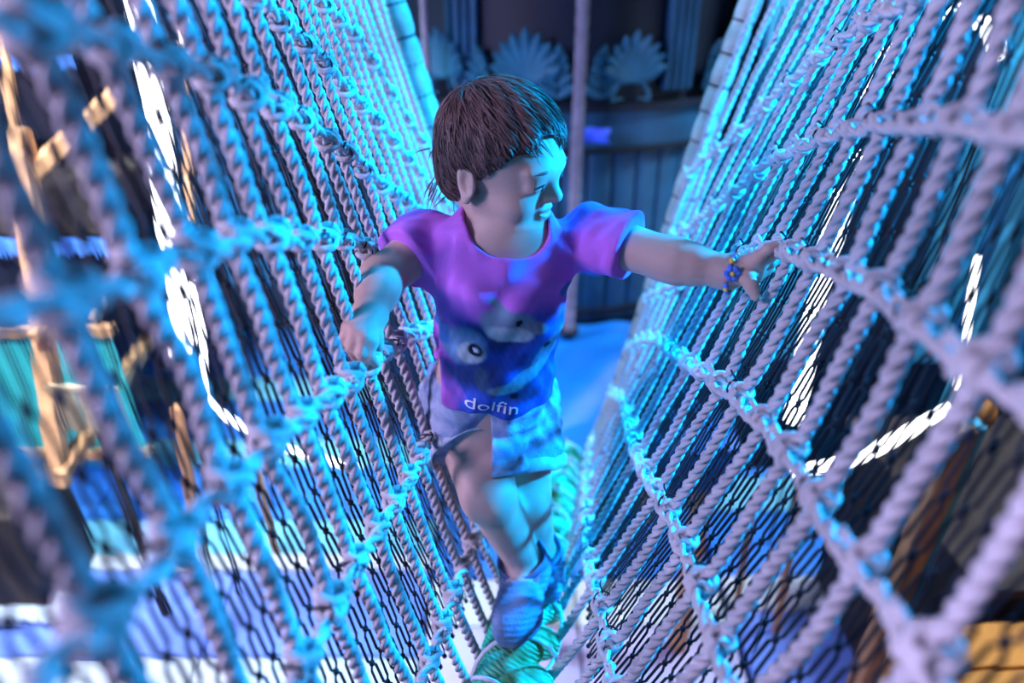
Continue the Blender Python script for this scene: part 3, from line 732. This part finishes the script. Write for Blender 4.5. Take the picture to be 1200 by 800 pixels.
o = MB().ball(fc - Vector((0, .002, 0)), .003, 5).build('flower_centre', M['beady'], br); o.matrix_parent_inverse = Matrix.Identity(4)
# ------------------------------------------------------------------ beyond the bridge
# padded platform and carousel drum
pl = thing('landing_platform', 'blue padded landing at the far end of the green foot rope', 'platform', (.2, 2.0, 1.0))
MB().bevbox((.33, 1.99, .90), (.34, .42, .07), .03).build('padding', M['tarp'], pl)
for x_, y_ in ((.06, 1.66), (.60, 1.66), (.06, 2.32), (.60, 2.32)): MB().bevbox((x_, y_, .44), (.028, .028, .40), .006).build('leg', M['wood'], pl)
n = 46; vs = []; fs = []
for i in range(n+1):
    for j in range(n+1):
        x = .0+.66*i/n; y = 1.58+.82*j/n
        z = .985 + .012*math.sin(x*9+3*math.sin(y*5)) + .010*math.sin(y*17+x*7) + .05*math.exp(-((x-.30)**2+(y-2.05)**2)/.02) + .006*math.sin(x*31-y*23)
        vs.append((x, y, z))
fs = [(i*(n+1)+j, (i+1)*(n+1)+j, (i+1)*(n+1)+j+1, i*(n+1)+j+1) for i in range(n) for j in range(n)]
mesh_obj('crumpled_cover', vs, fs, M['tarp'], pl)

dc = Vector((.2, 3.18, 0)); DR = .75
dr = thing('carousel_drum', 'dark blue round drum with fluted boards and carved leaves behind the child', 'drum', (.2, 3.18, 1.0))
def onD(a, r, z): return Vector((dc.x + r*math.sin(a), dc.y - r*math.cos(a), z))
mb = MB(); mb.tube([(dc.x, dc.y, .0), (dc.x, dc.y, 3.6)], DR-.03, 64); mb.build('core', M['facade_d'], dr, True)
for i in range(-13, 14):                 # fluted boards below the band
    a = i*.125+.03; rot = Matrix.Rotation(a, 3, 'Z')
    MB().bevbox(onD(a, DR-.012, 1.32), (.0435, .016, .34), .010, rot).build('board', M['facade'], dr)
def ringseg(z0, z1, r0, r1, name, m):
    vs = []; fs = []; N = 60
    for i in range(N+1):
        a = -1.75+3.5*i/N
        for (r, z) in ((r0, z0), (r1, z0), (r1, z1), (r0, z1)): vs.append(onD(a, r, z))
    for i in range(N):
        for k in range(4): fs.append((i*4+k, i*4+(k+1) % 4, (i+1)*4+(k+1) % 4, (i+1)*4+k))
    return mesh_obj(name, vs, fs, m, dr, False)
ringseg(1.665, 1.785, DR-.02, DR+.012, 'band', M['facade']); ringseg(1.785, 1.805, DR-.02, DR+.026, 'band_moulding', M['facade_d']); ringseg(1.645, 1.665, DR-.02, DR+.024, 'band_moulding', M['facade_d'])
ringseg(1.005, 1.04, DR-.02, DR+.012, 'base_moulding', M['facade_d'])
def leaf(c, ang, rot, L, W, mb, lift=.0):   # one curled lobe in the drum's tangent plane
    vs = []; N = 7
    for i in range(N+1):
        t = i/N; w = W*math.sin(math.pi*min(t*.92+.06, 1))**.7; bend = lift*t*t
        for s, dz in ((-1, 0), (-.5, .012), (0, .018), (.5, .012), (1, 0)):
            x = s*w; z = t*L; X = x*math.cos(ang)+z*math.sin(ang); Z = -x*math.sin(ang)+z*math.cos(ang)
            vs.append(c + rot@Vector((X, -.006-dz-bend, Z)))
    mb.add(vs, [(i*5+k, i*5+k+1, (i+1)*5+k+1, (i+1)*5+k) for i in range(N) for k in range(4)])
def palmette(a, z, s, name='palmette'):
    rot = Matrix.Rotation(a, 3, 'Z'); c = onD(a, DR, z); mb = MB()
    for k in range(-4, 5): leaf(c, k*.29, rot, s*(1-.06*abs(k)), s*.17, mb, .03)
    for sgn in (-1, 1):
        pts = [c + rot@Vector((sgn*(.02+.05*math.sin(t)), -.012, -.05*t/2+.02*math.cos(2*t))) for t in np.linspace(0, 3, 12)]
        mb.tube(pts, [.010*(1-.06*i) for i in range(12)], 6)
    return mb.build(name, M['ornament'], dr)
def acanthus(a, z, s):
    rot = Matrix.Rotation(a, 3, 'Z'); c = onD(a, DR, z); mb = MB()
    for k in range(4):
        for sgn in (-1, 1): leaf(c + Vector((0, 0, s*.2*k)), sgn*(.9-.1*k), rot, s*(.42-.06*k), s*.11, mb, .02)
    leaf(c + Vector((0, 0, s*.5)), 0, rot, s*.5, s*.12, mb, .03)
    return mb.build('acanthus_leaf', M['ornament'], dr)
for a, z, s in ((.27, 1.88, .16), (-.20, 1.88, .17), (-.62, 1.88, .16), (.86, 1.88, .16), (-1.0, 1.88, .16)): palmette(a, z, s)
for a in (.13, -.06, .74, 1.08, -.42, -.82): acanthus(a, 1.83, .17)
for a0 in (.53, -.52, 1.25, -1.2):       # pilasters with flutes
    rot = Matrix.Rotation(a0, 3, 'Z')
    for k in (-1.5, -.5, .5, 1.5):
        a = a0+k*.045; MB().bevbox(onD(a, DR-.004, 2.14), (.013, .014, .30), .008, Matrix.Rotation(a, 3, 'Z')).build('flute', M['facade'], dr)
    mb = MB()
    for sgn in (-1, 1):
        for zz, q in ((2.47, 1.0), (2.40, .8)):
            pts = [onD(a0, DR+.02, zz) + rot@Vector((sgn*(.03+.05*q*math.cos(t)*(1-t/9)), 0, .045*q*math.sin(t)*(1-t/9))) for t in np.linspace(0, 7, 26)]
            mb.tube(pts, [.016*q*(1-.03*i) for i in range(26)], 6)
    for k in range(-3, 4): leaf(onD(a0, DR+.01, 2.36), k*.45, rot, .11, .025, mb, .03)
    mb.build('capital', M['ornament'], dr)
ringseg(2.56, 2.70, DR-.02, DR+.03, 'cornice', M['facade_d'])
mb = MB()
for i in range(22):
    a = -1.3+2.6*i/21; leaf(onD(a, DR+.03, 2.57), .0, Matrix.Rotation(a, 3, 'Z'), .10, .03, mb, .02)
mb.build('cornice_leaves', M['ornament'], dr)

def wrapped_pole(x, y, z0, z1, r, label, key='pole', pitch=.05):
    t = thing('wrapped_pole', label, 'pole', (x, y, z0)); zs = np.arange(z0, z1, .006)
    MB().tube([(x, y, z) for z in zs], [r*(.86+.14*abs(math.sin(math.pi*(z-z0)/pitch))**.5) for z in zs], 14).build('winding', M[key], t)
    MB().tube([(x, y, z0), (x, y, z0+.02)], r*1.8, 14).build('foot_plate', M['facade_d'], t)
wrapped_pole(.215, 2.30, 1.0, 3.3, .021, 'wound pole standing right behind the face of the child')
wrapped_pole(-.285, 2.45, 1.0, 3.3, .013, 'thin pole to the left behind the hair of the child')
def pendant(a, z, s, label):
    mb = MB(); t = thing('leaf_pendant', label, 'ornament', onD(a, DR+.06, z))
    for k in (-.25, 0, .25): leaf(onD(a, DR+.06, z+s), math.pi+k, Matrix.Rotation(a, 3, 'Z'), s*(1-abs(k)), s*.2, mb, .0)
    mb.build('carved_leaf', M['ornament'], t); MB().tube([onD(a, DR+.06, z+s), onD(a, DR+.06, 2.72)], .004, 5).build('cord', M['black'], t)
pendant(-.27, 2.26, .16, 'long carved leaf hanging above the head of the child')
pendant(.04, 2.28, .16, 'long carved leaf hanging beside the wound pole')
for (px, py, z, lab) in ((688, 151, 2.34, 'short blue ribbon end on the wound pole beside the forehead'), (683, 322, 2.40, 'short blue ribbon end on the wound pole under the sleeve')):
    c = Vector((.281, 2.395, at(px, py, z).z)); vs = []
    for i in range(9):
        t = i/8
        for h in (.024, 0, -.024): vs.append(c + Vector((-.045+.09*t, -.10+.012*math.sin(t*6), h + (.0 if i < 8 else 0)))); 
    vs[-2] = vs[-2] + Vector((-.022, 0, 0))
    fs = [(i*3+k, i*3+k+1, (i+1)*3+k+1, (i+1)*3+k) for i in range(8) for k in range(2)]
    o = mesh_obj('ribbon', vs, fs, M['ribbon']); sm = o.modifiers.new('thick', 'SOLIDIFY'); sm.thickness = .004
    tag(o, lab, 'ribbon')
# lattice screen left of the drum
sc_ = thing('lattice_screen', 'dark lattice screen between the left net end and the carved drum', 'screen', (-.75, 2.75, 1.0))
for i in range(10): MB().box((-1.30+.08*i, 2.75+.0, 2.0), (.012, .010, 1.0)).build('slat', M['facade'], sc_, False)
for i in range(16): MB().box((-.94, 2.765, 1.1+.12*i), (.40, .008, .010)).build('slat', M['facade'], sc_, False)
MB().box((-.94, 2.80, 2.0), (.42, .012, 1.02)).build('backing', M['facade_d'], sc_, False)

# light tubes seen through the nets
def tube_lamp(pts, r, label):
    P = smooth_path(pts, .03); o = MB().tube(P, r, 10).build('light_tube', M['tube']); tag(o, label, 'lamp', kind=None)
    q = min(P, key=lambda v: v.z); s = 1 if q.x > 0 else -1
    MB().tube([q, q + Vector((.05*s, .06, -.02)), Vector((q.x+.05*s, q.y+.06, .83 if q.x > 1.14 else .03))], .006, 6).build('stand_rod', M['black'], o)
    return o
def atX(px, py, X): v = ray(px, py); k = X/v.x; return Vector((X, v.y*k, v.z*k+CAMZ))
tube_lamp([atX(150, -60, -1.02), atX(168, 40, -1.02), atX(186, 160, -1.02), atX(196, 250, -1.02), atX(206, 340, -1.02), atX(214, 415, -1.02)], .034, 'broad upright light tube glowing behind the left net')
tube_lamp([atX(228, 330, -1.04), atX(236, 400, -1.04), atX(239, 465, -1.04), atX(250, 478, -1.0), atX(300, 508, -.93), atX(350, 530, -.86), atX(420, 548, -.76)], .012, 'thin bent light tube running low behind the left net')
tube_lamp([atX(196, -40, -1.08), atX(216, 25, -1.06), atX(214, 60, -1.04)], .010, 'short light tube at the top left behind the net')
tube_lamp([atX(1082, -40, 1.05), atX(1040, 70, 1.05), atX(1000, 190, 1.05), atX(962, 330, 1.05), atX(944, 420, 1.05), atX(930, 492, 1.05)], .032, 'broad upright light tube glowing behind the right net')
tube_lamp([atX(1105, 25, 1.15), atX(1122, 14, 1.15), atX(1145, 22, 1.15), atX(1163, 42, 1.15), atX(1170, 66, 1.15)], .018, 'curved light tube at the top right corner')
tube_lamp([atX(1146, 300, 1.2), atX(1138, 350, 1.2), atX(1128, 420, 1.2), atX(1122, 455, 1.2)], .008, 'slim upright light tube near the right edge')
tube_lamp([atX(1114, 478, 1.15), atX(1060, 508, 1.05), atX(1000, 538, .95), atX(930, 553, .82)], .016, 'slanting light tube low behind the right net')

# left side: timber frame, canopies, netting, box
def beam(p, q, r, name, parent, key='wood'):
    p, q = Vector(p), Vector(q); d = (q-p); rot = d.to_track_quat('Z', 'Y').to_matrix()
    return MB().bevbox((p+q)/2, (r, r, d.length/2), r*.25, rot).build(name, M[key], parent, False)
tf = thing('timber_frame', 'tan timber post with slanting braces at the far left behind the net', 'frame', (-1.62, 1.95, .4))
beam(atX(22, 150, -1.62), atX(72, 570, -1.62), .030, 'post', tf); beam(atX(70, 560, -1.60), atX(175, 395, -1.60), .026, 'brace', tf); beam(atX(34, 205, -1.62), atX(142, 105, -1.36), .026, 'brace', tf)
beam(atX(40, 395, -1.6), atX(62, 372, -1.6), .02, 'bracket', tf); beam(atX(2, 20, -1.7), atX(20, 190, -1.7), .014, 'rail', tf)
beam(atX(108, 375, -1.62), atX(140, 285, -1.62), .018, 'bracket', tf)
for i, (px0, py0, px1, py1, X, r, lab) in enumerate([(208, 480, 262, 800, -1.10, .016, 'thin tan stake behind the left net nearer the frame edge'), (300, 540, 330, 680, -1.0, .014, 'thin tan stake behind the left net below the bent light tube'), (214, 20, 224, 260, -1.10, .012, 'thin orange stick high behind the left net'),
        (942, 560, 905, 760, .98, .012, 'thin tan stake behind the right net under the slanting tube'), (880, 600, 850, 790, .85, .012, 'thin tan stake behind the right net nearest the child')]):
    p, q = atX(px0, py0, X), atX(px1, py1, X); t = thing('wooden_stake', lab, 'stake', tuple(q)); beam(p, q, r, 'shaft', t); MB().ball(p, r*1.2, 5).build('tip', M['wood'], t)
def canopy(y, x0, x1, zt, depth, label):
    t = thing('fringed_canopy', label, 'canopy', ((x0+x1)/2, y, zt))
    MB().bevbox(((x0+x1)/2, y+.25, zt+.10), ((x1-x0)/2, .25, .10), .02).build('roof', M['thatch'], t)
    mb = MB(); k = int((x1-x0)/.012)
    for i in range(k):
        x = x0+(x1-x0)*i/k; l = depth*random.uniform(.75, 1.1); mb.box((x, y-.005+random.uniform(-.004, .004), zt-l/2), (.0045, .003, l/2))
    f = mb.build('fringe', M['fringe'], t, False); f['kind'] = 'stuff'
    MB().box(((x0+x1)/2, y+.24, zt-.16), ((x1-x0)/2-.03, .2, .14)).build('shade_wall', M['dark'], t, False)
canopy(2.62, -2.8, -1.55, 1.95, .055, 'upper dark canopy edged with blue fringe behind the left net')
canopy(2.40, -2.7, -1.48, 1.34, .07, 'lower dark canopy edged with blue fringe behind the left net')
ss = MB()
for i in range(46): ss.box((-1.42+.0045*i, 1.78+random.uniform(-.004, .004), 1.0-random.uniform(0, .01)), (.0018, .0018, .075))
ss.box((-1.32, 1.78, 1.08), (.11, .006, .008)); o = ss.build('straw_valance', M['straw'], None, False); tag(o, 'small tan straw valance beside the timber post', 'valance', kind=None); MB().box((-1.32, 1.80, .54), (.012, .012, .53)).build('support', M['wood_d'], o, False)
tn = thing('teal_screen', 'teal mesh screen behind the tan timber brace', 'screen', (-1.95, 2.35, .55))
mb = MB(); X0, X1, Y0, Z0, Z1 = -2.6, -1.52, 2.28, .45, 1.02
for i in range(50): mb.box((X0+(X1-X0)*i/49, Y0, (Z0+Z1)/2), (.0045, .004, (Z1-Z0)/2))
for i in range(30): mb.box(((X0+X1)/2, Y0+.006, Z0+(Z1-Z0)*i/29), ((X1-X0)/2, .004, .0045))
mb.build('mesh_panel', M['teal'], tn, False)['kind'] = 'stuff'
for z in (Z0, Z1): MB().box(((X0+X1)/2, Y0, z), ((X1-X0)/2+.02, .02, .02)).build('rail', M['wood'], tn, False)
bx = thing('dark_chest', 'black chest with pale scalloped ledge at the left edge', 'chest', (-1.85, 1.85, .05))
MB().bevbox((-2.02, 1.95, .30), (.28, .16, .24), .015).build('case', M['wood_d'], bx, False)
mb = MB().box((-2.10, 1.80, .085), (.44, .05, .025))
for i in range(17): mb.ball((-2.52+.052*i, 1.75, .075), (.027, .012, .022), 5)
mb.build('scalloped_ledge', M['mwhite'], bx)

# right side: cabinet, posts, crate, panel
cb = thing('dark_cabinet', 'large dark brown cabinet low behind the right net', 'cabinet', (1.75, 1.75, .05))
MB().bevbox((1.82, 1.62, .42), (.60, .36, .37), .015).build('case', M['wood_d'], cb, False)
MB().bevbox((1.82, 1.62, .80), (.63, .39, .018), .008).build('lid', M['wood_d'], cb, False)
for i in (-1, 1): MB().bevbox((1.82+.29*i, 1.25, .40), (.26, .012, .30), .008).build('door', M['wood_d'], cb, False)
pt = thing('two_tone_post', 'tan and cyan post in front of the dark cabinet', 'post', (1.10, 1.36, 0))
MB().bevbox((1.085, 1.36, .62), (.030, .030, .62), .008).build('tan_half', M['wood'], pt, False); MB().bevbox((1.130, 1.375, .62), (.016, .030, .62), .006).build('cyan_half', M['cyan_own_and_lit'], pt, False)  # cyan strip along the right side of the tan shaft
p2 = thing('cyan_post', 'cyan post beyond the right net beside the blue panel', 'post', (1.55, 1.95, .8)); MB().bevbox((1.50, 1.93, 1.465), (.035, .035, .645), .01).build('shaft', M['cyan_own_and_lit'], p2, False); MB().bevbox((1.50, 1.93, 2.12), (.05, .05, .02), .01).build('cap', M['cyan_own_and_lit'], p2, False)
MB().ball((1.42, 1.72, 1.02), (.045, .045, .055), 8).build('ball_finial', M['ochre']); MB().tube([(1.42, 1.72, 1.0), (1.42, 1.72, .819)], .012, 8).build('stem', M['wood_d'], bpy.data.objects['ball_finial']); tag(bpy.data.objects['ball_finial'], 'small ochre ball beside the cyan post at the right edge', 'ball')
pn = thing('blue_wall_panel', 'tall blue panelled partition behind the right net', 'partition', (1.9, 2.5, .8))
for i in range(9): MB().bevbox((.98+.20*i, 2.62+.02*math.sin(i), 1.65), (.094, .02, .95), .012).build('panel', M[('cyan_own_and_lit', 'cyan_own_and_lit', 'dark', 'dark', 'cyan_own_and_lit', 'panel')[min(i, 5)]], pn, False)  # cyan light on the blue partition is put into the nearest panels' colour
MB().box((1.85, 2.70, 1.3), (.96, .03, 1.3)).build('frame', M['dark'], pn, False)
cr_ = thing('wooden_crate', 'ochre plank crate at the bottom right corner', 'crate', (1.3, .95, 0))
for i in range(4): MB().bevbox((1.34, .72+.135*i, .74), (.36, .063, .012), .004).build('plank', M['ochre'], cr_, False)
for z in (.12, .36, .60): MB().bevbox((.99, .92, z), (.012, .26, .10), .004).build('plank', M['ochre'], cr_, False)
MB().box((1.34, .92, .36), (.33, .24, .36)).build('inner_case', M['wood_d'], cr_, False)
GROUPS = {'rope_net': 'rope nets of the bridge', 'safety_net': 'black netting behind the rope nets', 'light_tube': 'glowing light tubes behind the nets', 'wooden_stake': 'thin wooden stakes behind the nets',
          'wrapped_pole': 'wound poles before the drum', 'leaf_pendant': 'carved leaves hanging before the drum', 'ribbon': 'blue ribbon ends on the wound pole', 'fringed_canopy': 'fringed canopies on the left'}
for o in SC.objects:
    k = o.name.split('.')[0]
    if o.parent is None and k in GROUPS: o['group'] = GROUPS[k]
